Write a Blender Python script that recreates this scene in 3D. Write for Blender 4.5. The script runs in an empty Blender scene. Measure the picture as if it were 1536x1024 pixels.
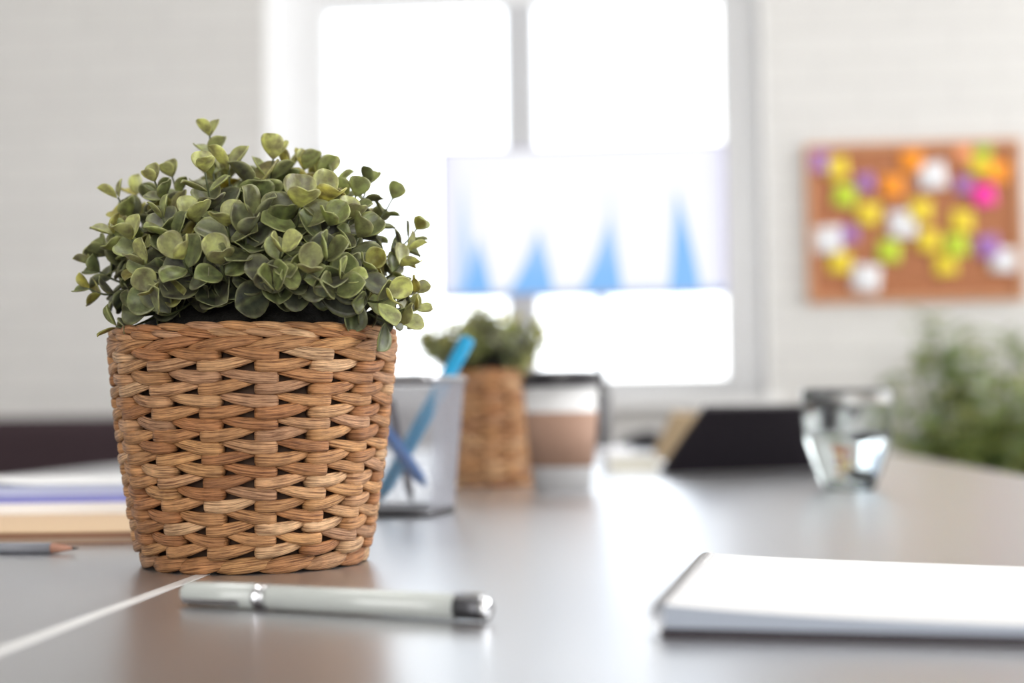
import bpy, math, random
from mathutils import Vector, Matrix, noise
R = math.radians
PI = math.pi
scene = bpy.context.scene
COL = scene.collection
random.seed(7)

# ------------------------------------------------------------------ camera
TZ = 0.74                      # table top height
CAMH = 0.0865                  # lens height above the table
FPX = 50.0 / 36.0 * 1536
cam_d = bpy.data.cameras.new('camera')
cam = bpy.data.objects.new('camera', cam_d)
COL.objects.link(cam)
cam_d.lens = 50; cam_d.sensor_width = 36
cam_d.clip_start = 0.02; cam_d.clip_end = 200
CAM = Vector((0, 0, TZ + CAMH))
YAW, PITCH, ROLL = R(5.2), R(2.77), R(-0.7)
RM = Matrix.Rotation(YAW, 3, 'Z') @ Matrix.Rotation(PI / 2 + PITCH, 3, 'X') @ Matrix.Rotation(ROLL, 3, 'Z')
cam.matrix_world = Matrix.Translation(CAM) @ RM.to_4x4()
cam_d.dof.use_dof = True
cam_d.dof.focus_distance = 0.765
cam_d.dof.aperture_fstop = 3.4
scene.camera = cam

def ray(px, py):
    return RM @ Vector(((px - 768) / FPX, -(py - 512) / FPX, -1))
def at(px, py, d): return CAM + ray(px, py) * d
def onz(px, py, z=0.0):
    r = ray(px, py); return CAM + r * ((TZ + z - CAM.z) / r.z)
def ony(px, py, y):
    r = ray(px, py); return CAM + r * ((y - CAM.y) / r.y)

# ------------------------------------------------------------------ helpers
def s2l(c):
    return tuple(((x / 255) / 12.92 if x / 255 <= .04045 else ((x / 255 + .055) / 1.055) ** 2.4) for x in c)
def lerp(a, b, t): return a + (b - a) * t
def mixc(a, b, t): return tuple(lerp(x, y, t) for x, y in zip(a, b))

class MB:
    def __init__(s): s.v = []; s.f = []; s.m = []; s.c = []; s.uv = []
    def add(s, verts, faces, mat=0, col=(1, 1, 1), uvs=None, cols=None):
        b = len(s.v)
        s.v += [tuple(v) for v in verts]
        s.f += [tuple(i + b for i in f) for f in faces]
        s.m += [mat] * len(faces)
        s.c += cols if cols else [col] * len(verts)
        s.uv += uvs if uvs else [(0, 0)] * len(verts)
    def box(s, a, b, mat=0, M=None, col=(1, 1, 1)):
        vs = [Vector((x, y, z)) for x in (a[0], b[0]) for y in (a[1], b[1]) for z in (a[2], b[2])]
        if M: vs = [M @ v for v in vs]
        s.add(vs, [(0, 1, 3, 2), (4, 6, 7, 5), (0, 4, 5, 1), (2, 3, 7, 6), (0, 2, 6, 4), (1, 5, 7, 3)], mat, col)
    def lathe(s, prof, n=48, mat=0, cx=0, cy=0, col=(1, 1, 1), closed=False):
        vs = []; fs = []
        for r, z in prof:
            for k in range(n):
                a = 2 * PI * k / n; vs.append((cx + r * math.cos(a), cy + r * math.sin(a), z))
        m = len(prof)
        for i in range(m - 1 if not closed else m):
            j = (i + 1) % m
            for k in range(n):
                k2 = (k + 1) % n
                fs.append((i * n + k, i * n + k2, j * n + k2, j * n + k))
        s.add(vs, fs, mat, col)
    def tube(s, pts, rad, n=10, mat=0, col=(1, 1, 1), cap=True):
        pts = [Vector(p) for p in pts]
        if not isinstance(rad, (list, tuple)): rad = [rad] * len(pts)
        vs = []; fs = []; up = None
        for i, p in enumerate(pts):
            t = (pts[min(i + 1, len(pts) - 1)] - pts[max(i - 1, 0)])
            t = t.normalized() if t.length > 1e-9 else Vector((0, 0, 1))
            if up is None:
                up = t.orthogonal().normalized()
            up = (up - t * up.dot(t)).normalized(); si = t.cross(up)
            for k in range(n):
                a = 2 * PI * k / n
                vs.append(p + (up * math.cos(a) + si * math.sin(a)) * rad[i])
        for i in range(len(pts) - 1):
            for k in range(n):
                k2 = (k + 1) % n
                fs.append((i * n + k, i * n + k2, (i + 1) * n + k2, (i + 1) * n + k))
        if cap:
            fs.append(tuple(range(n - 1, -1, -1))); fs.append(tuple((len(pts) - 1) * n + k for k in range(n)))
        s.add(vs, fs, mat, col)
    def build(s, name, mats, parent=None, smooth=True, bevel=None, seg=2):
        me = bpy.data.meshes.new(name)
        me.from_pydata(s.v, [], s.f)
        if not isinstance(mats, (list, tuple)): mats = [mats]
        for m in mats: me.materials.append(m)
        me.polygons.foreach_set('material_index', s.m)
        me.polygons.foreach_set('use_smooth', [smooth] * len(s.f))
        ul = me.uv_layers.new(name='UVMap')
        ca = me.color_attributes.new('tint', 'FLOAT_COLOR', 'POINT')
        for i, c in enumerate(s.c): ca.data[i].color = (c[0], c[1], c[2], 1)
        li = [0] * len(me.loops); me.loops.foreach_get('vertex_index', li)
        fl = []
        for i in li: fl += [s.uv[i][0], s.uv[i][1]]
        ul.data.foreach_set('uv', fl)
        me.update()
        o = bpy.data.objects.new(name, me); COL.objects.link(o)
        if parent: o.parent = parent
        if bevel:
            b = o.modifiers.new('bevel', 'BEVEL'); b.width = bevel; b.segments = seg; b.limit_method = 'ANGLE'; b.angle_limit = R(40)
            b.harden_normals = False
            if not smooth:
                me.polygons.foreach_set('use_smooth', [True] * len(s.f))
                w = o.modifiers.new('wn', 'WEIGHTED_NORMAL'); w.keep_sharp = True
        return o

def tag(o, label, cat, group=None):
    o['label'] = label; o['category'] = cat
    if group: o['group'] = group
    return o
def thing(name, label, cat, loc=(0, 0, 0), rz=0, group=None):
    o = bpy.data.objects.new(name, None); COL.objects.link(o)
    o.empty_display_size = .02
    o.location = loc; o.rotation_euler = (0, 0, rz)
    return tag(o, label, cat, group)
def struct(o): o['kind'] = 'structure'; return o

# ------------------------------------------------------------------ materials
class NT:
    def __init__(s, name):
        s.mat = bpy.data.materials.new(name); s.mat.use_nodes = True
        s.t = s.mat.node_tree; s.t.nodes.clear()
        s.out = s.n('ShaderNodeOutputMaterial')
    def n(s, typ, **kw):
        nd = s.t.nodes.new(typ)
        for k, v in kw.items():
            if hasattr(nd, k) and k not in nd.inputs: setattr(nd, k, v)
            else: nd.inputs[k].default_value = v
        return nd
    def l(s, a, b): s.t.links.new(a, b)
def pbr(name, col, rough=.5, metal=0, spec=.5, ior=1.5, emit=None, es=0, coat=0, noise_amt=0, noise_scale=40, bump=0, bump_scale=200, trans=0, bdist=.001):
    g = NT(name)
    p = g.n('ShaderNodeBsdfPrincipled')
    p.inputs['Base Color'].default_value = (*col, 1)
    p.inputs['Roughness'].default_value = rough; p.inputs['Metallic'].default_value = metal
    p.inputs['Specular IOR Level'].default_value = spec; p.inputs['IOR'].default_value = ior
    p.inputs['Coat Weight'].default_value = coat
    p.inputs['Transmission Weight'].default_value = trans
    if emit: p.inputs['Emission Color'].default_value = (*emit, 1); p.inputs['Emission Strength'].default_value = es
    tc = g.n('ShaderNodeTexCoord')
    if noise_amt:
        nz = g.n('ShaderNodeTexNoise', Scale=noise_scale, Detail=4.0); g.l(tc.outputs['Object'], nz.inputs['Vector'])
        mx = g.n('ShaderNodeMix', data_type='RGBA')
        mx.inputs[6].default_value = (*[c * (1 - noise_amt) for c in col], 1)
        mx.inputs[7].default_value = (*[min(1, c * (1 + noise_amt)) for c in col], 1)
        g.l(nz.outputs['Fac'], mx.inputs[0]); g.l(mx.outputs[2], p.inputs['Base Color'])
    if bump:
        nz = g.n('ShaderNodeTexNoise', Scale=bump_scale, Detail=3.0); g.l(tc.outputs['Object'], nz.inputs['Vector'])
        b = g.n('ShaderNodeBump', Strength=bump, Distance=bdist); g.l(nz.outputs['Fac'], b.inputs['Height'])
        g.l(b.outputs['Normal'], p.inputs['Normal'])
    g.l(p.outputs[0], g.out.inputs[0])
    return g.mat

def brick_mat():
    g = NT('painted_brick')
    p = g.n('ShaderNodeBsdfPrincipled', Roughness=.6)
    uv = g.n('ShaderNodeUVMap'); uv.uv_map = 'UVMap'
    br = g.n('ShaderNodeTexBrick', Scale=1.0)
    br.inputs['Brick Width'].default_value = .25; br.inputs['Row Height'].default_value = .075
    br.inputs['Mortar Size'].default_value = .006; br.inputs['Mortar Smooth'].default_value = .5
    br.inputs['Color1'].default_value = (.76, .75, .735, 1); br.inputs['Color2'].default_value = (.735, .725, .71, 1)
    br.inputs['Mortar'].default_value = (.69, .68, .67, 1)
    g.l(uv.outputs[0], br.inputs['Vector'])
    g.l(br.outputs['Color'], p.inputs['Base Color'])
    nz = g.n('ShaderNodeTexNoise', Scale=30.0, Detail=5.0); g.l(uv.outputs[0], nz.inputs['Vector'])
    ma = g.n('ShaderNodeMath', operation='MULTIPLY_ADD'); ma.inputs[1].default_value = -1.0
    g.l(br.outputs['Fac'], ma.inputs[0]); g.l(nz.outputs['Fac'], ma.inputs[2])
    b = g.n('ShaderNodeBump', Strength=.4, Distance=.004); g.l(ma.outputs[0], b.inputs['Height'])
    g.l(b.outputs['Normal'], p.inputs['Normal'])
    g.l(p.outputs[0], g.out.inputs[0])
    return g.mat

def table_mat():
    g = NT('dark_laminate')
    p = g.n('ShaderNodeBsdfDiffuse', Roughness=.3)
    tc = g.n('ShaderNodeTexCoord')
    mp = g.n('ShaderNodeMapping'); mp.inputs['Scale'].default_value = (60, 6, 1); g.l(tc.outputs['Object'], mp.inputs[0])
    nz = g.n('ShaderNodeTexNoise', Scale=1.0, Detail=6.0); g.l(mp.outputs[0], nz.inputs['Vector'])
    mx = g.n('ShaderNodeMix', data_type='RGBA')
    mx.inputs[6].default_value = (.085, .075, .075, 1); mx.inputs[7].default_value = (.125, .111, .110, 1)
    g.l(nz.outputs['Fac'], mx.inputs[0]); g.l(mx.outputs[2], p.inputs['Color'])
    n2 = g.n('ShaderNodeTexNoise', Scale=700.0, Detail=3.0); g.l(tc.outputs['Object'], n2.inputs['Vector'])
    b = g.n('ShaderNodeBump', Strength=.05, Distance=.00015); g.l(n2.outputs['Fac'], b.inputs['Height'])
    gl = g.n('ShaderNodeBsdfGlossy', Roughness=.16); gl.inputs['Color'].default_value = (.95, .97, 1.0, 1)
    for q in (p, gl): g.l(b.outputs['Normal'], q.inputs['Normal'])
    rr = g.n('ShaderNodeMapRange'); rr.inputs[3].default_value = .26; rr.inputs[4].default_value = .34
    g.l(n2.outputs['Fac'], rr.inputs[0]); g.l(rr.outputs[0], gl.inputs['Roughness'])
    lw = g.n('ShaderNodeLayerWeight', Blend=.5)          # angle dependent sheen of the lacquer
    pw = g.n('ShaderNodeMath', operation='POWER'); pw.inputs[1].default_value = 2.6; g.l(lw.outputs['Facing'], pw.inputs[0])
    ma = g.n('ShaderNodeMath', operation='MULTIPLY_ADD'); ma.inputs[1].default_value = .92; ma.inputs[2].default_value = .05
    g.l(pw.outputs[0], ma.inputs[0])
    ms = g.n('ShaderNodeMixShader'); g.l(ma.outputs[0], ms.inputs[0]); g.l(p.outputs[0], ms.inputs[1]); g.l(gl.outputs[0], ms.inputs[2])
    g.l(ms.outputs[0], g.out.inputs[0])
    return g.mat

def strand_mat():
    g = NT('water_hyacinth_strand')
    p = g.n('ShaderNodeBsdfPrincipled', Roughness=.48)
    p.inputs['Specular IOR Level'].default_value = .45
    at_ = g.n('ShaderNodeAttribute'); at_.attribute_name = 'tint'
    uv = g.n('ShaderNodeUVMap'); uv.uv_map = 'UVMap'
    mp = g.n('ShaderNodeMapping'); mp.inputs['Scale'].default_value = (55, 1500, 1); g.l(uv.outputs[0], mp.inputs[0])
    nz = g.n('ShaderNodeTexNoise', Scale=1.0, Detail=5.0, Roughness=.62); g.l(mp.outputs[0], nz.inputs['Vector'])
    rmp = g.n('ShaderNodeValToRGB')
    rmp.color_ramp.elements[0].position = .36; rmp.color_ramp.elements[0].color = (.30, .21, .15, 1)
    rmp.color_ramp.elements[1].position = .56; rmp.color_ramp.elements[1].color = (1.04, 1.03, 1.0, 1)
    g.l(nz.outputs['Fac'], rmp.inputs[0])
    mp2 = g.n('ShaderNodeMapping'); mp2.inputs['Scale'].default_value = (150, 150, 1); g.l(uv.outputs[0], mp2.inputs[0])
    n3 = g.n('ShaderNodeTexNoise', Scale=1.0, Detail=2.0); g.l(mp2.outputs[0], n3.inputs['Vector'])
    r3 = g.n('ShaderNodeMapRange'); r3.inputs[1].default_value = .3; r3.inputs[2].default_value = .7; r3.inputs[3].default_value = .82; r3.inputs[4].default_value = 1.15
    g.l(n3.outputs['Fac'], r3.inputs[0])
    m1 = g.n('ShaderNodeMix', data_type='RGBA', blend_type='MULTIPLY'); m1.inputs[0].default_value = 1
    g.l(at_.outputs['Color'], m1.inputs[6]); g.l(rmp.outputs[0], m1.inputs[7])
    m2 = g.n('ShaderNodeMix', data_type='RGBA', blend_type='MULTIPLY'); m2.inputs[0].default_value = 1
    g.l(m1.outputs[2], m2.inputs[6]); g.l(r3.outputs[0], m2.inputs[7])
    g.l(m2.outputs[2], p.inputs['Base Color'])
    b = g.n('ShaderNodeBump', Strength=1.0, Distance=.0011); g.l(nz.outputs['Fac'], b.inputs['Height'])
    g.l(b.outputs['Normal'], p.inputs['Normal'])
    g.l(p.outputs[0], g.out.inputs[0])
    return g.mat

def leaf_mat(name='leaf', mott=.45, transl=.3):
    g = NT(name)
    at_ = g.n('ShaderNodeAttribute'); at_.attribute_name = 'tint'
    tc = g.n('ShaderNodeTexCoord')
    nz = g.n('ShaderNodeTexNoise', Scale=170.0, Detail=4.0); g.l(tc.outputs['Object'], nz.inputs['Vector'])
    rm = g.n('ShaderNodeValToRGB')
    rm.color_ramp.elements[0].position = .35; rm.color_ramp.elements[0].color = (.50, .43, .46, 1)
    rm.color_ramp.elements[1].position = .65; rm.color_ramp.elements[1].color = (1.2, 1.2, 1.05, 1)
    g.l(nz.outputs['Fac'], rm.inputs[0])
    m1 = g.n('ShaderNodeMix', data_type='RGBA', blend_type='MULTIPLY'); m1.inputs[0].default_value = mott * 2 if mott < .5 else 1
    g.l(at_.outputs['Color'], m1.inputs[6]); g.l(rm.outputs[0], m1.inputs[7])
    p = g.n('ShaderNodeBsdfPrincipled', Roughness=.38); p.inputs['Specular IOR Level'].default_value = .55
    g.l(m1.outputs[2], p.inputs['Base Color'])
    n2 = g.n('ShaderNodeTexNoise', Scale=900.0, Detail=3.0); g.l(tc.outputs['Object'], n2.inputs['Vector'])
    b = g.n('ShaderNodeBump', Strength=.25, Distance=.0004); g.l(n2.outputs['Fac'], b.inputs['Height'])
    g.l(b.outputs['Normal'], p.inputs['Normal'])
    tr = g.n('ShaderNodeBsdfTranslucent')
    gm = g.n('ShaderNodeMix', data_type='RGBA', blend_type='MULTIPLY'); gm.inputs[0].default_value = 1
    gm.inputs[7].default_value = (1.5, 1.35, .55, 1); g.l(m1.outputs[2], gm.inputs[6]); g.l(gm.outputs[2], tr.inputs['Color'])
    ms = g.n('ShaderNodeMixShader', ); ms.inputs[0].default_value = transl
    g.l(p.outputs[0], ms.inputs[1]); g.l(tr.outputs[0], ms.inputs[2]); g.l(ms.outputs[0], g.out.inputs[0])
    return g.mat

def pane_mat():
    g = NT('window_glass')
    t = g.n('ShaderNodeBsdfTransparent'); gl = g.n('ShaderNodeBsdfGlossy', Roughness=.02)
    fr = g.n('ShaderNodeFresnel', IOR=1.45); ms = g.n('ShaderNodeMixShader')
    g.l(fr.outputs[0], ms.inputs[0]); g.l(t.outputs[0], ms.inputs[1]); g.l(gl.outputs[0], ms.inputs[2]); g.l(ms.outputs[0], g.out.inputs[0])
    return g.mat

def attr_emit(name, strength):
    g = NT(name)
    at_ = g.n('ShaderNodeAttribute'); at_.attribute_name = 'tint'
    p = g.n('ShaderNodeBsdfPrincipled', Roughness=.3)
    p.inputs['Base Color'].default_value = (.02, .02, .02, 1); p.inputs['Specular IOR Level'].default_value = .2
    g.l(at_.outputs['Color'], p.inputs['Emission Color']); p.inputs['Emission Strength'].default_value = strength
    g.l(p.outputs[0], g.out.inputs[0])
    return g.mat

BRICK = brick_mat(); TABLE = table_mat(); STRAND = strand_mat(); LEAF = leaf_mat(); PANE = pane_mat()
WHITE = pbr('white_paint', (.90, .90, .90), .35)
WHITE_PVC = pbr('white_frame', (.90, .91, .93), .3)
BACKLIT_PVC = pbr('backlit_frame_shade', (.60, .61, .64), .3)  # white frame colour greyed, painting in the backlit mullion's shade
CEIL = pbr('ceiling_paint', (.85, .85, .84), .8)
FLOOR = pbr('grey_floor', (.34, .31, .29), .45, noise_amt=.12, noise_scale=6)
EDGE = pbr('white_edging', (.86, .86, .86), .28)
STEEL = pbr('brushed_steel', (.62, .62, .65), .28, metal=1)
CHROME = pbr('chrome', (.78, .78, .80), .12, metal=1)
DARKMETAL = pbr('dark_metal', (.10, .10, .11), .35, metal=.6)
SOIL = pbr('dark_moss', (.008, .007, .005), 1, bump=1, bump_scale=300, bdist=.003)
LINER = pbr('liner', (.10, .055, .035), .8)
STEM = pbr('stem', s2l((72, 78, 46)), .5)
BLACKP = pbr('black_plastic', (.012, .010, .014), .35)
BLACKL = pbr('black_leatherette', (.014, .010, .016), .55, bump=.2, bump_scale=500)
TAN = pbr('tan_lining', s2l((196, 172, 138)), .7)
PAPER = pbr('white_paper', (.86, .86, .87), .6)

# ------------------------------------------------------------------ room
YW = 4.0
WT = .22
def uvbox(mb, a, b, mat=0):
    """box whose uv are metres (x,z) on y faces and (y,z) on x faces"""
    x0, y0, z0 = a; x1, y1, z1 = b
    def q(ps, uvs): mb.add(ps, [(0, 1, 2, 3)], mat, uvs=uvs)
    q([(x0, y0, z0), (x1, y0, z0), (x1, y0, z1), (x0, y0, z1)], [(x0, z0), (x1, z0), (x1, z1), (x0, z1)])
    q([(x1, y1, z0), (x0, y1, z0), (x0, y1, z1), (x1, y1, z1)], [(x1, z0), (x0, z0), (x0, z1), (x1, z1)])
    q([(x0, y1, z0), (x0, y0, z0), (x0, y0, z1), (x0, y1, z1)], [(y1, z0), (y0, z0), (y0, z1), (y1, z1)])
    q([(x1, y0, z0), (x1, y1, z0), (x1, y1, z1), (x1, y0, z1)], [(y0, z0), (y1, z0), (y1, z1), (y0, z1)])
    q([(x0, y0, z1), (x1, y0, z1), (x1, y1, z1), (x0, y1, z1)], [(x0, y0), (x1, y0), (x1, y1), (x0, y1)])
    q([(x0, y1, z0), (x1, y1, z0), (x1, y0, z0), (x0, y0, z0)], [(x0, y0), (x1, y0), (x1, y1), (x0, y1)])

XL, XR, YB, ZC = -3.0, 2.3, -2.6, 2.9
wx0 = ony(397, 300, YW).x; wx1 = ony(1150, 300, YW).x
wz0 = ony(773, 600, YW).z; wz1 = 2.6
mb = MB()
uvbox(mb, (XL - WT, YW, 0), (wx0, YW + WT, ZC)); uvbox(mb, (wx1, YW, 0), (XR + WT, YW + WT, ZC))
uvbox(mb, (wx0, YW, 0), (wx1, YW + WT, wz0)); uvbox(mb, (wx0, YW, wz1), (wx1, YW + WT, ZC))
struct(mb.build('wall_back', BRICK, smooth=False))
# plastered reveal lining the opening
mb = MB(); e = .008
mb.box((wx0, YW - .002, wz0), (wx0 + e, YW + WT, wz1)); mb.box((wx1 - e, YW - .002, wz0), (wx1, YW + WT, wz1))
mb.box((wx0 + e, YW - .002, wz1 - e), (wx1 - e, YW + WT, wz1))
struct(mb.build('trim_1', WHITE, smooth=False))
# left wall: plain
mb = MB(); uvbox(mb, (XL - WT, YB - WT, 0), (XL, YW, ZC)); struct(mb.build('wall_left', BRICK, smooth=False))
# right wall with a tall window opening near the back corner
def side_wall(name, x0, x1, oy0, oy1, oz0, oz1):
    mb = MB()
    uvbox(mb, (x0, YB - WT, 0), (x1, oy0, ZC)); uvbox(mb, (x0, oy1, 0), (x1, YW, ZC))
    uvbox(mb, (x0, oy0, 0), (x1, oy1, oz0)); uvbox(mb, (x0, oy0, oz1), (x1, oy1, ZC))
    struct(mb.build(name, BRICK, smooth=False))
RW = (.5, 3.75, .85, 2.65)
side_wall('wall_right', XR, XR + WT, *RW)
# wall behind the camera, with a wide window
FW = (-.9, 2.0, .85, 2.6)
mb = MB()
uvbox(mb, (XL, YB - WT, 0), (FW[0], YB, ZC)); uvbox(mb, (FW[1], YB - WT, 0), (XR, YB, ZC))
uvbox(mb, (FW[0], YB - WT, 0), (FW[1], YB, FW[2])); uvbox(mb, (FW[0], YB - WT, FW[3]), (FW[1], YB, ZC))
struct(mb.build('wall_front', BRICK, smooth=False))
mb = MB(); mb.box((XL - WT, YB - WT, -.1), (XR + WT, YW + WT, 0)); struct(mb.build('floor', FLOOR, smooth=False))
mb = MB(); mb.box((XL - WT, YB - WT, ZC), (XR + WT, YW + WT, ZC + .1)); struct(mb.build('ceiling', CEIL, smooth=False))

# the big window
YF = YW + .12
fx = lambda px: ony(px, 300, YF).x
fz = lambda py: ony(773, py, YF).z
w = thing('window_1', '', ''); del w['label']; del w['category']; w['kind'] = 'structure'
a0, a1, m0, m1, b0, b1 = fx(424), fx(490), fx(759), fx(805), fx(1085), fx(1141)
a0 = wx0 + e; b1 = wx1 - e
z0, z1 = fz(569), fz(6)
zt = z1 + .09
mb = MB()
mb.box((a0, YF, wz0), (a1, YF + .06, wz1 - e)); mb.box((b0, YF, wz0), (b1, YF + .06, wz1 - e))
mb.box((a1, YF, wz0), (b0, YF + .06, z0)); mb.box((a1, YF, z1), (b0, YF + .06, zt)); mb.box((a1, YF, wz1 - .07), (b0, YF + .06, wz1 - e))
mb.build('window_frame', WHITE_PVC, w, smooth=False, bevel=.004)
mb = MB(); mb.box((m0, YF - .012, z0), (m1, YF + .058, z1)); mb.box((m0, YF - .012, zt), (m1, YF + .058, wz1 - .07))
mb.build('mullion', BACKLIT_PVC, w, smooth=False, bevel=.004)
for x0_, x1_, za, zb in ((a1, m0, z0, z1), (m1, b0, z0, z1), (a1, m0, zt, wz1 - .07), (m1, b0, zt, wz1 - .07)):
    mb = MB(); mb.box((x0_, YF + .026, za), (x1_, YF + .032, zb)); mb.build('pane', PANE, w, smooth=False)
mb = MB(); mb.box((wx0 - .03, YW - .05, wz0 - .03), (wx1 + .03, YF + .01, wz0)); mb.build('window_sill', WHITE, w, smooth=False, bevel=.006)
# the two side windows (outside the frame, they give the room its daylight)
def plain_window(name, axis, u0, u1, z0, z1, c):
    w = bpy.data.objects.new(name, None); COL.objects.link(w); w['kind'] = 'structure'
    mb = MB(); t = .05
    def bx(a0, a1, b0, b1, mbb=mb, c0=c, c1=c + .05):
        if axis == 'x': mbb.box((c0, a0, b0), (c1, a1, b1))
        else: mbb.box((a0, c0, b0), (a1, c1, b1))
    bx(u0, u0 + t, z0, z1); bx(u1 - t, u1, z0, z1); bx(u0 + t, u1 - t, z0, z0 + t); bx(u0 + t, u1 - t, z1 - t, z1)
    n = 3
    for k in range(1, n):
        u = lerp(u0, u1, k / n); bx(u - .025, u + .025, z0 + t, z1 - t)
    mb.build('window_frame', WHITE_PVC, w, smooth=False)
    for k in range(n):
        m2 = MB()
        bx(lerp(u0, u1, k / n) + (t if k == 0 else .025), lerp(u0, u1, (k + 1) / n) - (t if k == n - 1 else .025), z0 + t, z1 - t, m2, c + .02, c + .026)
        m2.build('pane', PANE, w, smooth=False)
plain_window('window_2', 'x', *RW, XR + .1)
plain_window('window_3', 'y', *FW, YB - .15)
# baseboards
mb = MB(); mb.box((XL, YW - .015, 0), (XR, YW, .09)); struct(mb.build('baseboard_back', WHITE, smooth=False))

# ------------------------------------------------------------------ lights
world = bpy.data.worlds.new('sky'); scene.world = world; world.use_nodes = True
wt = world.node_tree; bg = wt.nodes['Background']
bg.inputs[0].default_value = (.93, .97, 1.0, 1); bg.inputs[1].default_value = 3.3
def area(name, loc, rot, sx, sy, power, col):
    l = bpy.data.lights.new(name, 'AREA'); l.shape = 'RECTANGLE'; l.size = sx; l.size_y = sy
    l.energy = power; l.color = col
    o = bpy.data.objects.new(name, l); COL.objects.link(o); o.location = loc; o.rotation_euler = rot
    return o
area('daylight_right', (XR + .45, (RW[0] + RW[1]) / 2, 1.75), (0, R(90), 0), 1.8, 3.2, 106, (1.0, .97, .93))
area('daylight_front', ((FW[0] + FW[1]) / 2, YB - .5, 1.75), (R(90), 0, 0), 2.8, 1.7, 72, (1.0, .95, .88))

fillpanel = thing('added_ceiling_panel', 'added fill light panel on the unseen ceiling above the table', 'lamp', (.1, .9, ZC))  # out-of-view panel and light, added to brighten the notepad and wall
mb = MB(); mb.box((-.65, -.2, -.05), (.65, .2, 0)); mb.build('housing', WHITE, fillpanel, smooth=False, bevel=.004)
mb = MB(); mb.box((-.62, -.17, -.056), (.62, .17, -.0505)); mb.build('diffuser', pbr('fill_panel_glow', (.9, .9, .9), .6, emit=(1, .97, .92), es=3), fillpanel, smooth=False)
area('added_overhead_fill', (.1, .9, ZC - .07), (0, 0, 0), 1.2, .32, 11, (1.0, .97, .93))

# ------------------------------------------------------------------ tables
seam = (onz(0, 975).x + onz(315, 858).x) / 2
tr = (onz(1340, 680).x + onz(1536, 712).x) / 2
tl = (onz(0, 716).x + onz(180, 697).x) / 2
TY0, TY1 = -.35, 3.25
print('seam', onz(0, 975), onz(315, 858), 'right', onz(1340, 680), onz(1536, 712), 'left', onz(0, 716), onz(180, 697))
def table(label, xa, xb, strip):
    cx = (xa + xb) / 2
    t = thing('conference_table', label, 'table', (cx, (TY0 + TY1) / 2, 0), 0, 'the two halves of the meeting table')
    hx = (xb - xa) / 2; hy = (TY1 - TY0) / 2
    mb = MB(); mb.box((-hx, -hy, TZ - .028), (hx - (strip if strip > 0 else 0), hy, TZ)); mb.build('tabletop', TABLE, t, smooth=False, bevel=.0006, seg=1)
    if strip > 0:
        mb = MB(); mb.box((hx - strip, -hy, TZ - .028), (hx, hy, TZ + .0002)); o = mb.build('edge_strip', EDGE, t, smooth=False)
        o['label'] = 'white edging strip along the seam'
    for sx in (-1, 1):
        for sy in (-1, 1):
            mb = MB(); x = sx * (hx - .06); y = sy * (hy - .06)
            mb.box((x - .025, y - .025, 0), (x + .025, y + .025, TZ - .028)); mb.build('leg', DARKMETAL, t, smooth=False, bevel=.003)
    return t
table('dark laminate table half left of the white seam, under the pencil and notebooks', tl, seam + .0035, .0070)
table('dark laminate table half right of the white seam, under the pen and glass', seam + .0037, tr, 0)

# ------------------------------------------------------------------ woven basket
def strandpath(mb, pts, outs, ws, ts, col, nseg=10):
    """flattened strand: pts centre line, outs outward directions, ws half widths, ts half thicknesses"""
    n = len(pts); vs = []; uvs = []; fs = []
    L = 0; u0 = random.random() * 5; v0 = random.random() * 5
    for i in range(n):
        t = (pts[min(i + 1, n - 1)] - pts[max(i - 1, 0)]).normalized()
        o = outs[i]; o = (o - t * o.dot(t)).normalized(); s = t.cross(o)
        if i: L += (pts[i] - pts[i - 1]).length
        for k in range(nseg):
            a = 2 * PI * k / nseg
            ca, sa = math.cos(a), math.sin(a)
            ca2 = math.copysign(abs(ca) ** .68, ca); sa2 = math.copysign(abs(sa) ** .75, sa)
            vs.append(pts[i] + s * ws[i] * ca2 + o * ts[i] * sa2)
            uvs.append((u0 + L, v0 + ca * ws[i] + (sa * ts[i] * .35)))
    for i in range(n - 1):
        for k in range(nseg):
            k2 = (k + 1) % nseg
            fs.append((i * nseg + k, i * nseg + k2, (i + 1) * nseg + k2, (i + 1) * nseg + k))
    fs.append(tuple(range(nseg - 1, -1, -1))); fs.append(tuple((n - 1) * nseg + k for k in range(nseg)))
    mb.add(vs, fs, 0, col, uvs)

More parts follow.
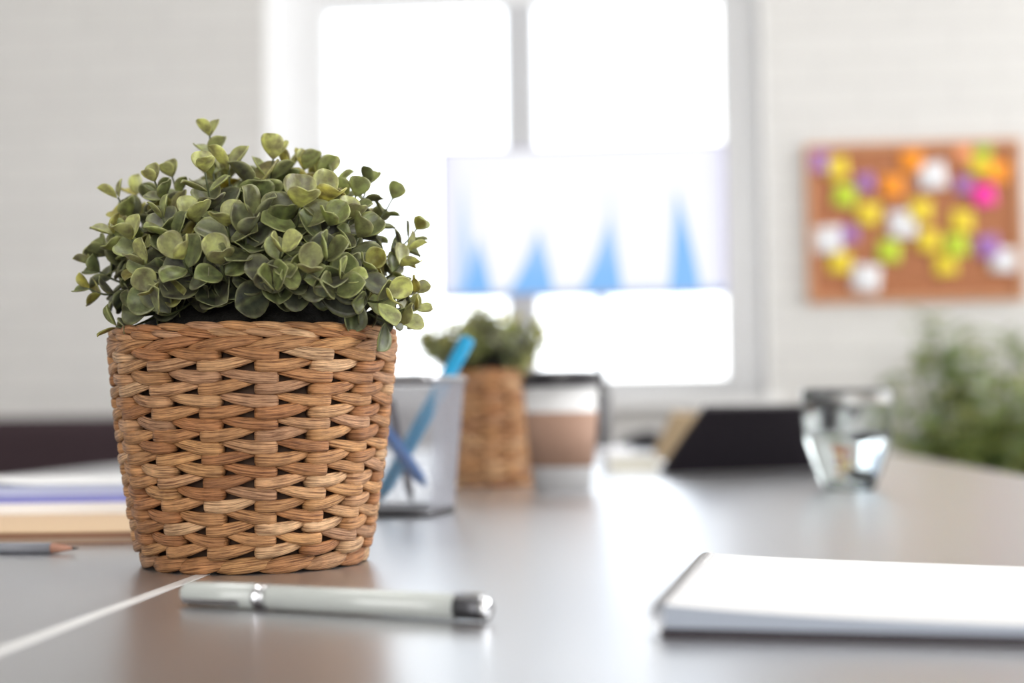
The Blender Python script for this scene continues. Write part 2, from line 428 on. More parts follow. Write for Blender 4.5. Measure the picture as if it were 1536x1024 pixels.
TINTS = [s2l(c) for c in ((214, 166, 120), (202, 150, 102), (190, 136, 90), (224, 182, 140), (206, 158, 116), (184, 128, 84), (212, 160, 108), (198, 152, 116))]
def basket(parent, rb, rt, H, ncol, th0, facing, sc=1.0, rows=9, zt=.118, pitch=.01247, dome=.040):
    """facing = angle of the direction to the camera; th0 = first column offset"""
    rng = random.Random(11)
    def rad(z):
        k = max(0, min(1, z / H)); return lerp(rb, rt, k) + .0016 * math.sin(PI * k) * sc - .0012 * sc
    def P(th, z, off):
        r = rad(z) + off; a = facing + th
        return Vector((r * math.cos(a), r * math.sin(a), z)), Vector((math.cos(a), math.sin(a), -.12)).normalized()
    def tint():
        c = rng.choice(TINTS); k = rng.uniform(.88, 1.08); return tuple(x * k for x in c)
    D = 2 * PI / ncol
    mb = MB()
    body = 10
    for k in range(ncol):
        th = th0 + k * D
        for i in range(rows):
            for kind in (0, 1):
                z = zt - pitch * i - (pitch / 2 if kind else 0)
                z += rng.uniform(-.0005, .0005) * sc
                W = .0034 * sc * rng.uniform(.93, 1.1); T = .0019 * sc
                # s from the tucked end (0) to the wide end (1)
                prof = [(.00, -.0046, .28, .0052), (.10, -.0030, .40, .0047), (.20, -.0014, .54, .0040), (.32, .0000, .70, .0031), (.46, .0011, .85, .0021),
                        (.60, .0018, .95, .0012), (.76, .0022, 1.02, .0004), (.92, .0026, 1.06, 0), (1.06, .0028, 1.05, 0), (1.12, .0024, 1.03, 0), (1.145, .0008, 1.0, 0), (1.15, -.0012, .95, 0), (1.148, -.0042, .85, 0)]
                bul = rng.uniform(-.0004, .0005) * sc; tl_ = rng.uniform(.8, 1.15)
                pts = []; outs = []; ws = []; ts = []
                wig = rng.uniform(-.0006, .0006) * sc
                for s, off, wf, dz in prof:
                    tt = th + D * (s if kind == 0 else 1 - s)
                    p, o = P(tt, z + dz * tl_ * sc * .95 + wig * math.sin(s * PI), off * sc + bul)
                    # tuck bends: outward direction turns sideways around the stake
                    if s > 1.13:
                        side = Vector((-o.y, o.x, 0)) * (1 if kind == 0 else -1)
                        o = (o * .3 + side * 2.2).normalized()
                    elif s > 1.1:
                        side = Vector((-o.y, o.x, 0)) * (1 if kind == 0 else -1)
                        o = (o + side * .9).normalized()
                    pts.append(p); outs.append(o); ws.append(W * wf); ts.append(T * (.75 + .35 * wf))
                strandpath(mb, pts, outs, ws, ts, tint(), body)
    # vertical stakes behind the weave
    for k in range(ncol):
        th = th0 + k * D
        pts = []; outs = []
        for j in range(9):
            p, o = P(th, lerp(.002, H - .008, j / 8), -.0022 * sc); pts.append(p); outs.append(o)
        strandpath(mb, pts, outs, [.0042 * sc] * 9, [.0016 * sc] * 9, tuple(x * .7 for x in TINTS[2]), 8)
    b = mb.build('woven_basket', STRAND, parent)
    # twisted rows: long leaning spindles
    def spindles(name, z, n, hw, lean, Lf, T, off, ph=0, jit=1.0):
        m = MB()
        for k in range(n):
            th = ph + 2 * PI * k / n + rng.uniform(-.06, .06) * 2 * PI / n
            pts = []; outs = []; ws = []; ts = []
            w_ = hw * rng.uniform(.88, 1.12)
            for j in range(11):
                s = j / 10
                tt = th + (s - .5) * Lf * 2 * PI / n
                env = math.sin(PI * min(1, max(0, s * .94 + .03))) ** .62
                p, o = P(tt, z + lean * (s - .5), off + (.0030 * env - .0030) * sc)
                pts.append(p); outs.append(o); ws.append(w_ * max(.22, env)); ts.append(T * max(.3, env) * .95)
            strandpath(m, pts, outs, ws, ts, tint(), 10)
        return m.build(name, STRAND, parent)
    spindles('top_twist', H - .0108 * sc, ncol, .0041 * sc, .0058 * sc, 1.34, .0030 * sc, .0019 * sc, th0 + .1)
    m = MB()
    spindles('rim_braid', H - .0052 * sc, int(ncol * 1.75), .0024 * sc, -.0030 * sc, 1.45, .0022 * sc, .0018 * sc, .05)
    spindles('rim_braid', H - .0014 * sc, int(ncol * 1.75), .0023 * sc, -.0026 * sc, 1.45, .0026 * sc, .0004 * sc, .13)
    spindles('base_twist', .0048 * sc, ncol, .0045 * sc, .0040 * sc, 1.38, .0026 * sc, .0004 * sc, th0 + .22)
    m = MB()
    m.lathe([(0.001, .002), (rb - .007 * sc, .002), (rt - .0085 * sc, H - .004 * sc), (rt - .0100 * sc, H - .004 * sc), (rt - .0120 * sc, H - .02 * sc), (.001, H - .02 * sc)], 48)
    m.build('liner', LINER, parent)
    m = MB()
    rs = rt - .0112 * sc
    vs = [(0, 0, H - .004 * sc)]; fs = []
    for i in range(1, 9):
        for k in range(40):
            a = 2 * PI * k / 40; r = rs * i / 8
            vs.append((r * math.cos(a), r * math.sin(a), H + (dome * (1 - (i / 8) ** 3) - .009 + rng.uniform(-.002, .002)) * sc))
    for k in range(40): fs.append((0, 1 + k, 1 + (k + 1) % 40))
    for i in range(7):
        for k in range(40):
            k2 = (k + 1) % 40; fs.append((1 + i * 40 + k, 1 + (i + 1) * 40 + k, 1 + (i + 1) * 40 + k2, 1 + i * 40 + k2))
    m.add(vs, fs); m.build('moss', SOIL, parent)

# ------------------------------------------------------------------ leaves and sprigs
WPROF = [(0, .05), (.05, .20), (.13, .46), (.25, .74), (.40, .94), (.55, 1.0), (.68, .97), (.80, .82), (.89, .60), (.95, .36), (.985, .15), (1, .02)]
LV = [0, .05, .13, .25, .40, .55, .68, .80, .89, .95, .985, 1]
NU = 8
def add_leaf(mb, base, d, nrm, L, ratio, cup, bend, fold, c_in, c_edge, c_rib, point=.5, res=1):
    d = d.normalized(); nrm = (nrm - d * nrm.dot(d)).normalized(); s = d.cross(nrm)
    W = L * ratio
    vs = []; cols = []; fs = []; uvs = []
    if res: prof = WPROF; nu = NU
    else: prof = [WPROF[i] for i in (0, 2, 4, 6, 8, 11)]; nu = 4
    tw = random.uniform(-.25, .25)
    for (v, wf) in prof:
        # lengthwise arc
        ang = bend * v
        y = L * v * (1 - .12 * abs(bend) * v); z = L * v * v * bend * .5
        if v > .9: z -= L * (v - .9) * point
        w_ = W * wf
        for k in range(nu + 1):
            u = -1 + 2 * k / nu
            uu = abs(u)
            zz = z + w_ * cup * u * u + w_ * fold * uu + tw * w_ * u * v * .4
            ww = w_ * u * (1 - .18 * cup * uu)
            vs.append(base + d * y + s * ww + nrm * zz)
            edge = max(uu ** 5, max(0, (v - .86) / .14) ** 1.5 if v > .86 else 0)
            rib = max(0, 1 - uu * 7) * .6
            c = mixc(c_in, c_edge, min(1, edge)); c = mixc(c, c_rib, rib)
            cols.append(c); uvs.append((u, v))
    m = nu + 1
    for i in range(len(prof) - 1):
        for k in range(nu):
            fs.append((i * m + k, i * m + k + 1, (i + 1) * m + k + 1, (i + 1) * m + k))
    mb.add(vs, fs, 0, (1, 1, 1), uvs, cols)

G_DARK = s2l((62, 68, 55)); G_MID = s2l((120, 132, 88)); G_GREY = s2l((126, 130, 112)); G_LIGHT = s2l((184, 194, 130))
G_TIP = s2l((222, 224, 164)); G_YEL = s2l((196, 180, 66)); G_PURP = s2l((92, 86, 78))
LS = 1.25
def bez(p0, p1, p2, p3, t):
    u = 1 - t; return p0 * u ** 3 + p1 * 3 * u * u * t + p2 * 3 * u * t * t + p3 * t ** 3
RIM = None
def sprig(parent, root, tip, big=.018, small=.009, light=.5, nodes=5, start=.35, phase=None, seedv=0, res=1, k=1.0, yel=.12, ctrl=None, rise=.45, low_ok=False):
    rng = random.Random(seedv)
    root = Vector(root); tip = Vector(tip); L = (tip - root).length
    c1 = root + Vector((0, 0, 1)) * L * rise + (tip - root) * .15
    c2 = Vector(ctrl) if ctrl else tip - ((tip - root).normalized() * .8 + Vector((0, 0, .25))).normalized() * L * .35
    pts = [bez(root, c1, c2, tip, i / 14) for i in range(15)]
    ms = MB(); ms.tube(pts, [lerp(.00115, .0006, i / 14) * k for i in range(15)], 6)
    st = ms.build('sprig', STEM, parent)
    ml = MB()
    phase = rng.uniform(0, PI) if phase is None else phase
    for i in range(nodes):
        f = i / max(1, nodes - 1)
        t = lerp(start, 1, f ** .85)
        p = bez(root, c1, c2, tip, t)
        tt = (bez(root, c1, c2, tip, min(1, t + .02)) - bez(root, c1, c2, tip, max(0, t - .04))).normalized()
        a = tt.orthogonal().normalized(); b = tt.cross(a)
        ph = phase + i * PI / 2 + rng.uniform(-.25, .25)
        size = lerp(big, small, f ** 1.1) * rng.uniform(.9, 1.12) * LS
        for sgn in (0, PI):
            o = a * math.cos(ph + sgn) + b * math.sin(ph + sgn)
            open_ = lerp(R(80), R(42) if i == nodes - 1 else R(62), f) + rng.uniform(-.25, .25)
            d = tt * math.cos(open_) + o * math.sin(open_)
            if RIM:      # leaves stay above the basket rim at the front
                e_ = p + d * size
                hr = math.hypot(e_.x, e_.y)
                front = (e_.x * RIM[1].x + e_.y * RIM[1].y) / max(hr, 1e-6)
                if e_.z < RIM[0] + .004 and front > .35 and not low_ok: continue
            nrm = tt * math.sin(open_) - o * math.cos(open_)
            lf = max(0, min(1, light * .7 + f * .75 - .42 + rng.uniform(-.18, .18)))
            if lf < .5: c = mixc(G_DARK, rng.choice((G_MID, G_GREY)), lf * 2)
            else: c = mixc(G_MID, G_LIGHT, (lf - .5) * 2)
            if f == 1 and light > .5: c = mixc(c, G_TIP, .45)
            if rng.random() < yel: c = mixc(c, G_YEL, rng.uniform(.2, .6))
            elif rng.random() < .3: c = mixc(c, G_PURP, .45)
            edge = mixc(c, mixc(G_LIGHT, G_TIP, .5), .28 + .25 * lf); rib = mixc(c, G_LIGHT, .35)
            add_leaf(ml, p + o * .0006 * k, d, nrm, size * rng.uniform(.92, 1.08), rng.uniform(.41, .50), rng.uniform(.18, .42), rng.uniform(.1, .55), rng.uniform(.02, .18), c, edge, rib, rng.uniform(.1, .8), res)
    lo = ml.build('leaves', LEAF, st)
    if res:
        so = lo.modifiers.new('thickness', 'SOLIDIFY'); so.thickness = .00055 * k; so.offset = 0
    return st

# ------------------------------------------------------------------ the big potted plant
PD = .83
base = onz(383, 846)
ctr = CAM + (base - CAM) * (PD / 0.80)
# centre of pot base: on the table under the axis at depth PD
ctr = Vector((at(383, 700, PD).x, at(383, 700, PD).y, TZ))
face = math.atan2(CAM.y - ctr.y, CAM.x - ctr.x)
HB = .1345
RIM = (HB, Vector((math.cos(face), math.sin(face), 0)))
plant = thing('potted_plant', 'large leafy eucalyptus plant in a woven basket pot, in sharp focus', 'potted plant', ctr)
HB = .1345
basket(plant, .0635, .0815, HB, 16, R(4.5), face)
fwd = (RM @ Vector((0, 0, -1))); fwd.z = 0; fwd.normalize()
def loc(px, py, dd, d0=PD, c=None):
    return at(px, py, d0 - dd) - (c if c is not None else ctr)
SPR = [
 # px, py, toward camera, big, small, light, nodes, start, yel
 (311, 190, .00, .0185, .0105, 1.0, 6, .40, .1), (303, 246, .050, .0190, .0100, .9, 5, .45, .05), (340, 238, .02, .0190, .0130, .9, 3, .55, .05), (342, 252, -.01, .0180, .0120, .75, 4, .5, .1),
 (224, 262, .03, .0175, .0090, .70, 5, .45, .1), (252, 256, .00, .0150, .0085, .65, 5, .45, .1), (166, 288, .00, .0150, .0105, .85, 4, .5, .3),
 (196, 285, -.03, .015, .010, .7, 5, .45, .3), (156, 345, .02, .0150, .0105, .8, 4, .5, .35), (124, 392, .01, .0135, .0085, .55, 5, .5, .15), (122, 432, .02, .0145, .0085, .45, 5, .5, .2),
 (162, 492, .045, .0120, .0090, .4, 3, .6, .2), (188, 470, .06, .016, .011, .4, 4, .5, .1), (183, 352, .05, .0165, .0125, .7, 4, .5, .1), 
 (412, 222, .01, .0200, .0125, .9, 5, .42, .15), (436, 240, -.01, .021, .014, .75, 4, .5, .5), (500, 250, -.02, .0150, .0085, .7, 4, .55, .4), (380, 262, .02, .0210, .0165, .35, 4, .5, .1),
 (480, 268, -.03, .014, .009, .55, 4, .5, .3), (560, 268, .00, .0150, .0090, .45, 5, .5, .1), (542, 286, .03, .0165, .0095, .45, 5, .5, .1), (597, 292, -.01, .0130, .0080, .5, 5, .5, .1),
 (634, 340, .00, .0130, .0080, .5, 6, .5, .25), (622, 372, .02, .0140, .0090, .55, 5, .5, .3), (612, 395, .03, .014, .010, .6, 5, .5, .4), (632, 436, .03, .0145, .0095, .55, 5, .55, .2), (634, 464, .035, .0130, .0090, .6, 4, .6, .2),
 (596, 446, .07, .0175, .0125, .9, 5, .5, .05), (614, 484, .045, .017, .012, .6, 3, .6, .05), 
 # clusters facing the viewer
 (455, 300, .085, .0200, .0140, 1.0, 4, .5, .05), (492, 292, .07, .0190, .0145, 1.0, 4, .55, .05), (424, 372, .100, .0175, .0115, .8, 5, .5, .0), (464, 405, .100, .0165, .0110, .75, 5, .5, .0),
 (266, 384, .092, .0175, .0120, .75, 5, .5, .0), (328, 392, .092, .0175, .0120, .6, 4, .5, .0), (338, 330, .085, .0190, .0120, .55, 5, .5, .0), (286, 322, .06, .0185, .013, .6, 4, .5, .1),
 (386, 322, .08, .0200, .0150, .35, 4, .5, .0), (368, 345, .09, .018, .013, .4, 4, .5, 0), (502, 330, .080, .0200, .0130, .4, 5, .5, .0), (532, 322, .065, .0175, .0115, .6, 5, .5, .05), (548, 350, .07, .0185, .0120, .45, 4, .5, .05),
 (560, 400, .07, .0170, .0115, .5, 5, .5, .1), (522, 415, .09, .0175, .0115, .5, 4, .5, .05), (495, 385, .095, .0195, .014, .35, 4, .5, .0), (512, 440, .095, .0190, .0140, .3, 3, .55, .0), 
 (204, 392, .07, .0170, .0125, .7, 4, .5, .1), (234, 318, .06, .0185, .0110, .5, 4, .5, .1), (218, 436, .08, .0190, .0130, .6, 4, .5, .05), (250, 350, .075, .0195, .014, .35, 4, .5, .05),
 (222, 470, .085, .0180, .0140, .5, 3, .6, .0),
 (412, 428, .100, .0185, .0145, .5, 3, .6, .0), (425, 330, .075, .021, .016, .35, 4, .5, 0),
]
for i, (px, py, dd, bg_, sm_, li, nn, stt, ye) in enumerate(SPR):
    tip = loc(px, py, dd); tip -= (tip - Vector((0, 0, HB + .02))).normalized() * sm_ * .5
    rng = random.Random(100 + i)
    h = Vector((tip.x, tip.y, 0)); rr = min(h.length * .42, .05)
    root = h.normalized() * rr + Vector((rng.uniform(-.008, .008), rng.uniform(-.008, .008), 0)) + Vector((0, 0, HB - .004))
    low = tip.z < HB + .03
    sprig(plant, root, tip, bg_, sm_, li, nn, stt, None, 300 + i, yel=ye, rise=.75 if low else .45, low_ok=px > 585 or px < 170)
# back and inner fill
for i in range(24):
    rng = random.Random(900 + i)
    a = face + PI + rng.uniform(-1.75, 1.75); el = rng.uniform(.12, 1.25)
    rr = rng.uniform(.075, .096)
    tip = Vector((math.cos(a) * math.cos(el) * rr, math.sin(a) * math.cos(el) * rr, HB + .012 + math.sin(el) * .088))
    root = Vector((math.cos(a) * .02, math.sin(a) * .02, HB - .004))
    sprig(plant, root, tip, .018, .011, .45, 5, .4, None, 700 + i, yel=.25)

RIM = None
# ------------------------------------------------------------------ second plant
P2 = Vector((at(735, 700, 1.66).x, at(735, 700, 1.66).y, TZ))
f2 = math.atan2(CAM.y - P2.y, CAM.x - P2.x)
plant2 = thing('potted_plant', 'small blurred leafy plant in a narrow woven basket, between mesh holder and coffee cup', 'potted plant', P2)
basket(plant2, .0520, .0500, .1330, 12, R(2), f2, dome=.028)
for i in range(44):
    rng = random.Random(1500 + i)
    px = rng.uniform(640, 822); 
    topy = 458 + abs(px - 740) ** 1.35 * .09
    py = rng.uniform(topy, 560 - abs(px - 735) * .2); dd = rng.uniform(-.06, .07)
    tip = loc(px, py, dd, 1.66, P2)
    h = Vector((tip.x, tip.y, 0)); root = h * .3 + Vector((0, 0, .126))
    sprig(plant2, root, tip, .016, .0105, rng.uniform(.5, 1.3), 5, .4, None, 1600 + i, res=1, yel=.15)

# ------------------------------------------------------------------ coffee cup
c = Vector((at(843, 700, 1.53).x, at(843, 700, 1.53).y, TZ))
cup = thing('paper_coffee_cup', 'white paper coffee cup with brown sleeve and black lid', 'cup', c)
def cr(z): return lerp(.0305, .0415, z / .118)
mb = MB(); mb.lathe([(0.0005, .004), (cr(0) - .002, .004), (cr(0) - .002, 0), (cr(0), 0), (cr(.117), .117), (cr(.117) - .0006, .117), (cr(0) - .001, .005)], 56)
mb.build('cup_body', pbr('cup_paper', (.70, .70, .71), .4), cup)
mb = MB(); mb.lathe([(cr(.026) + .0003, .026), (cr(.026) + .0016, .0265), (cr(.084) + .0016, .0835), (cr(.084) + .0003, .084)], 56)
mb.build('sleeve', pbr('kraft_sleeve', s2l((158, 126, 108)), .75, bump=.4, bump_scale=220), cup)
mb = MB(); mb.lathe([(cr(.112) + .0004, .111), (cr(.112) + .0026, .1115), (cr(.117) + .003, .1165), (cr(.117) + .0012, .1185), (.0412, .119), (.0402, .1268), (.0380, .1276), (.0355, .1225), (.0005, .1225)], 56)
mb.build('lid', BLACKP, cup)

# ------------------------------------------------------------------ mesh pen holder
cn = onz(640, 776)
ang = YAW - R(17)
Mh = Matrix.Rotation(ang, 3, 'Z')
hc = cn + Mh @ Vector((-.037, .037, 0))
hold = thing('pen_holder', 'silver wire mesh pen holder behind the large basket pot', 'pen holder', (hc.x, hc.y, TZ), ang)
HH = .1165
def rrect(s, a, rc):
    """point on a rounded square outline, s in 0..1"""
    st = 2 * (a - rc); arc = PI * rc / 2; per = 4 * (st + arc); x = (s % 1) * per
    k = int(x // (st + arc)); x -= k * (st + arc)
    if x < st: p = Vector((-a + rc + x, -a, 0))
    else:
        t = (x - st) / rc; p = Vector((a - rc + rc * math.sin(t), -a + rc - rc * math.cos(t), 0))
    return Matrix.Rotation(k * PI / 2, 3, 'Z') @ p
def ha(z): return lerp(.0370, .0455, z / HH)
NS = 216; NZ = 74
vs = []; idx = {}; fs = []
for j in range(NZ + 1):
    for i in range(NS):
        if (i + j) % 2 == 0:
            z = .005 + (HH - .008) * j / NZ
            p = rrect(i / NS, ha(z), .011); idx[(i, j)] = len(vs); vs.append((p.x, p.y, z))
for j in range(1, NZ):
    for i in range(NS):
        if (i + j) % 2 == 1:
            fs.append((idx[(i, j - 1)], idx[((i + 1) % NS, j)], idx[(i, j + 1)], idx[((i - 1) % NS, j)]))
mb = MB(); mb.add(vs, fs)
MESHM = pbr('silver_wire', (.42, .42, .46), .35, metal=.9)
o = mb.build('mesh_wall', MESHM, hold)
wf = o.modifiers.new('wire', 'WIREFRAME'); wf.thickness = .0006; wf.use_even_offset = False
def loop_tube(m, z, a, rc, r, n=96, seg=8, sq=1):
    P_ = [rrect(k / n, a, rc) + Vector((0, 0, z)) for k in range(n)]
    vs = []; fs = []
    for k in range(n):
        t = (P_[(k + 1) % n] - P_[k - 1]).normalized(); o_ = t.cross(Vector((0, 0, 1)))
        for q in range(seg):
            an = 2 * PI * q / seg; vs.append(P_[k] + o_ * r * math.cos(an) + Vector((0, 0, 1)) * r * sq * math.sin(an))
    for k in range(n):
        for q in range(seg):
            q2 = (q + 1) % seg; k2 = (k + 1) % n; fs.append((k * seg + q, k2 * seg + q, k2 * seg + q2, k * seg + q2))
    m.add(vs, fs)
mb = MB(); loop_tube(mb, HH - .003, ha(HH) + .0003, .011, .0020, sq=1.5); mb.build('rim', STEEL, hold)
mb = MB(); loop_tube(mb, .0035, ha(0), .011, .0016, sq=2.1)
NB = 48; vs = [(0, 0, .004)] + [tuple(rrect(k / NB, ha(0) - .001, .010) + Vector((0, 0, .004))) for k in range(NB)]
mb.add(vs, [(0, 1 + k, 1 + (k + 1) % NB) for k in range(NB)]); mb.build('base', DARKMETAL, hold)

def rodded(name, label, cat, a, b, prof, mats, extra=None, group=None):
    """things of revolution along a->b; prof: list of (part name, [(t, r)...], material index)"""
    a = Vector(a); b = Vector(b); L = (b - a).length
    q = (b - a).to_track_quat('Z', 'Y')
    o = bpy.data.objects.new(name, None); COL.objects.link(o); o.empty_display_size = .01
    o.location = a; o.rotation_mode = 'QUATERNION'; o.rotation_quaternion = q
    tag(o, label, cat, group)
    for pn, pr, mi in prof:
        m = MB(); m.lathe([(max(.00005, r), t) for t, r in pr], 28 if pn != 'barrel_hex' else 6); m.build(pn, mats[mi], o, smooth=pn != 'barrel_hex')
    return o, L
CYAN = pbr('cyan_plastic', s2l((14, 150, 200)), .3)
BLUE = pbr('blue_plastic', s2l((30, 110, 190)), .35)
GREYP = pbr('dark_grey_plastic', s2l((70, 62, 70)), .4)
def rest(v):  # keep inside the holder
    return v
tA = at(703, 507, 1.225); bA = at(567, 752, 1.20)
bA.z = TZ + .0115
L = (tA - bA).length
rodded('marker_pen', 'cyan marker pen leaning in the mesh holder, its end above the rim', 'pen', bA, tA,
       [('barrel', [(0, .0), (0, .0022), (.012, .0052), (.014, .0062), (L - .002, .0065), (L, .0055), (L, 0)], 0)], [CYAN])
bB = at(638, 728, 1.185); tB = at(552, 612, 1.18); L = (tB - bB).length
bB.z = max(bB.z, TZ + .011)
rodded('marker_pen', 'darker blue pen crossing behind the cyan marker, wholly inside the mesh holder', 'pen', bB, tB,
       [('barrel', [(0, 0), (0, .002), (.01, .0052), (L - .002, .0055), (L, .0035), (L, 0)], 0)], [BLUE])
bC = at(618, 762, 1.225); tC = at(586, 600, 1.245); bC.z = TZ + .0085; L = (tC - bC).length
rodded('ballpoint_pen', 'dark grey pen standing low in the mesh holder', 'pen', bC, tC,
       [('barrel', [(0, 0), (0, .001), (.012, .0038), (L - .002, .0040), (L, .003), (L, 0)], 0)], [GREYP])

# ------------------------------------------------------------------ white fountain/roller pen on the table
pr_ = .0056
pa = onz(277, 889, pr_); pb = onz(735, 913, pr_)
pa.z = pb.z = TZ + pr_ + .0001
PENW = pbr('pearl_white_lacquer', s2l((186, 190, 187)), .22, coat=.3)
q_ = (pb - pa).normalized()
L = (pb - pa).length
pen, _ = rodded('pen', 'white pen with chrome rings lying in front of the basket pot', 'pen', pa, pb, [
    ('cap', [(0, 0), (0, .0035), (.0012, .0049), (.003, .0053), (.0395, .0056), (.0395, 0)], 0),
    ('ring', [(.0395, 0), (.0395, .0056), (.0402, .0058), (.0416, .0058), (.042, .0048), (.0432, .0048), (.0438, .0056), (.0452, .0056), (.0455, 0)], 1),
    ('barrel', [(.0455, 0), (.0455, .0052), (.048, .0056), (L - .0155, .0054), (L - .0155, 0)], 0),
    ('end_section', [(L - .0155, 0), (L - .0155, .0046), (L - .003, .0046), (L - .003, 0)], 2),
    ('end_cap', [(L - .003, 0), (L - .003, .0051), (L - .0008, .0051), (L, .0042), (L, 0)], 1)], [PENW, CHROME, DARKMETAL])
# clip along the cap, on the side that faces the camera
inv = pen.rotation_quaternion.inverted()
cdir = inv @ Vector((-q_.y * -1, q_.x * -1, -.35)); cdir = Vector((cdir.x, cdir.y, 0)).normalized()
side = Vector((0, 0, 1)).cross(cdir)
m = MB()
prof = [(.002, .0050), (.004, .0066), (.010, .0070), (.028, .0068), (.032, .0060), (.034, .0066)]
vs = []; fs = []
for z_, r_ in prof:
    for dx, dr in ((-.0012, 0), (.0012, 0), (.0012, .0007), (-.0012, .0007)):
        vs.append(side * dx + cdir * (r_ + dr) + Vector((0, 0, z_)))
for i in range(len(prof) - 1):
    for k in range(4):
        fs.append((i * 4 + k, i * 4 + (k + 1) % 4, i * 4 + 4 + (k + 1) % 4, i * 4 + 4 + k))
fs += [(3, 2, 1, 0), tuple(len(vs) - 4 + k for k in range(4))]
m.add(vs, fs); m.build('clip', CHROME, pen, smooth=False, bevel=.0002)
m = MB()
for s_ in (-1, 1):
    m.box((-.0026, s_ * .0040 - .0006, L - .0155), (.0026, s_ * .0040 + .0012 * s_ + .0006, L - .003))
m.build('chrome_prong', CHROME, pen, smooth=False, bevel=.0003)

# ------------------------------------------------------------------ pencil
r0 = .0036
qa = onz(-120, 822, r0); qb = onz(118, 822, r0); qa.z = qb.z = TZ + r0
L = (qb - qa).length; tl0 = L - .0175
rodded('pencil', 'grey pencil with sharpened wooden point lying by the notebooks', 'pencil', qa, qb, [
    ('barrel', [(0, 0), (0, r0), (tl0, r0), (tl0, 0)], 0),
    ('wooden_point', [(tl0, 0), (tl0, r0 * .97), (L - .004, .0010), (L - .004, 0)], 1),
    ('lead', [(L - .004, 0), (L - .004, .0010), (L, .0002), (L, 0)], 2)],
    [pbr('grey_pencil_paint', s2l((128, 130, 138)), .4), pbr('pencil_wood', s2l((186, 138, 118)), .7), pbr('graphite', (.05, .05, .05), .4)])

# ------------------------------------------------------------------ spiral notebook, front right
n0 = onz(976, 956); na = YAW - R(13)
nb = thing('spiral_notebook', 'open white spiral bound notepad with dark cover in the right foreground', 'notepad', (n0.x, n0.y, TZ), na)
NL, ND = .30, .200
mb = MB(); mb.box((.004, 0, 0), (NL, ND, .0034)); mb.build('cover', pbr('dark_cover', s2l((36, 26, 36)), .5), nb, smooth=False, bevel=.0005)
def topz(x): return .0062 + .0064 * math.exp(-x / .075)
mb = MB(); nx = 40
vs = []; fs = []
for i in range(nx + 1):
    x = .005 + (NL - .007) * i / nx
    for y in (.002, ND - .003):
        vs.append((x, y, .0035)); vs.append((x, y, topz(x) + (.0008 * math.sin(x * 18) if y > .1 else 0)))
for i in range(nx):
    a = i * 4; b = a + 4
    fs += [(a, b, b + 1, a + 1), (a + 2, a + 3, b + 3, b + 2), (a + 1, b + 1, b + 3, a + 3), (a, a + 2, b + 2, b)]
fs += [(0, 1, 3, 2), (nx * 4, nx * 4 + 2, nx * 4 + 3, nx * 4 + 1)]
mb.add(vs, fs); pg_ = mb.build('pages', [PAPER, pbr('shaded_page_edges', s2l((168, 176, 190)), .7)], nb, smooth=False)  # grey blue on the page sides paints in their shade
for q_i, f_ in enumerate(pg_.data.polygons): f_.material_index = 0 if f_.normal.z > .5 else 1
mb = MB()
nr = 24
for k in range(nr):
    y = .010 + (ND - .020) * k / (nr - 1)
    pts = []
    for j in range(17):
        a = 2 * PI * j / 16
        pts.append((.0045 + .0060 * math.cos(a), y + .0006 * math.sin(a), .0068 + .0060 * math.sin(a)))
    mb.tube(pts, .00055, 6)
mb.build('spiral_wire', CHROME, nb)

# ------------------------------------------------------------------ stationery on the left
def slab(name, label, cat, pnear, rz, w, d, z0, layers, right_at):
    """near right corner at pnear; layers: part name, dz0, dz1, inset, material"""
    t = thing(name, label, cat, (pnear.x, pnear.y, TZ + z0), rz)
    for pn, a, b, ins, mt in layers:
        m = MB(); m.box((-w + ins, ins, a), (-ins, d - ins, b)); m.build(pn, mt, t, smooth=False, bevel=min(.0006, (b - a) * .3))
    return t
KRAFT = pbr('kraft_cover', s2l((214, 184, 148)), .65)
BROWN = pbr('brown_cover', s2l((150, 108, 82)), .55)
CREAM = pbr('cream_pages', s2l((196, 172, 150)), .7)
p = onz(238, 815)
slab('notebook', 'tan covered notebook with brown edge, lowest and nearest on the left', 'notebook', p, YAW - R(1.5), .32, .165, 0,
     [('cover', 0, .0012, 0, BROWN), ('pages', .0012, .0040, .002, CREAM), ('spine_board', .0040, .0078, 0, BROWN), ('top_sheet', .0078, .0092, 0, KRAFT)], 0)
p = onz(262, 786)
slab('notepad', 'thick white notepad under the blue folder on the left', 'notepad', p, YAW, .34, .21, 0,
     [('backing', 0, .0015, 0, pbr('grey_board', (.42, .41, .40), .6)), ('pages', .0015, .0176, .001, PAPER)], 0)
LILAC = pbr('blue_plastic_folder', s2l((128, 132, 206)), .22)
LIL2 = pbr('pale_folder', s2l((186, 196, 232)), .3)
p.z = TZ
slab('folder', 'glossy violet blue folder lying on the white notepad at left', 'folder', p + Vector((.004, .006, 0)), YAW + R(1), .35, .2, .0177,
     [('cover', 0, .0052, 0, LILAC), ('inner_sheets', .0052, .0100, .001, LIL2), ('top_cover', .0100, .0118, 0, LIL2)], 0)
m = MB(); vs = []; fs = []
for i in range(17):
    for j in range(9):
        x = -.27 + .26 * i / 16; y = .16 * j / 8
        z = .0005 + .0045 * max(0, math.sin((x + .27) * 18)) ** 2 * (1 - j / 10)
        vs.append((x, y, z))
for i in range(16):
    for j in range(8): fs.append((i * 9 + j, (i + 1) * 9 + j, (i + 1) * 9 + j + 1, i * 9 + j + 1))
m.add(vs, fs)
o = m.build('loose_paper', PAPER); o.location = (p.x - .02, p.y + .025, TZ + .0298); o.rotation_euler = (0, 0, YAW - R(4))
so = o.modifiers.new('t', 'SOLIDIFY'); so.thickness = .0004; so.offset = 1
tag(o, 'curled white paper sheet lying on the violet blue folder', 'paper')

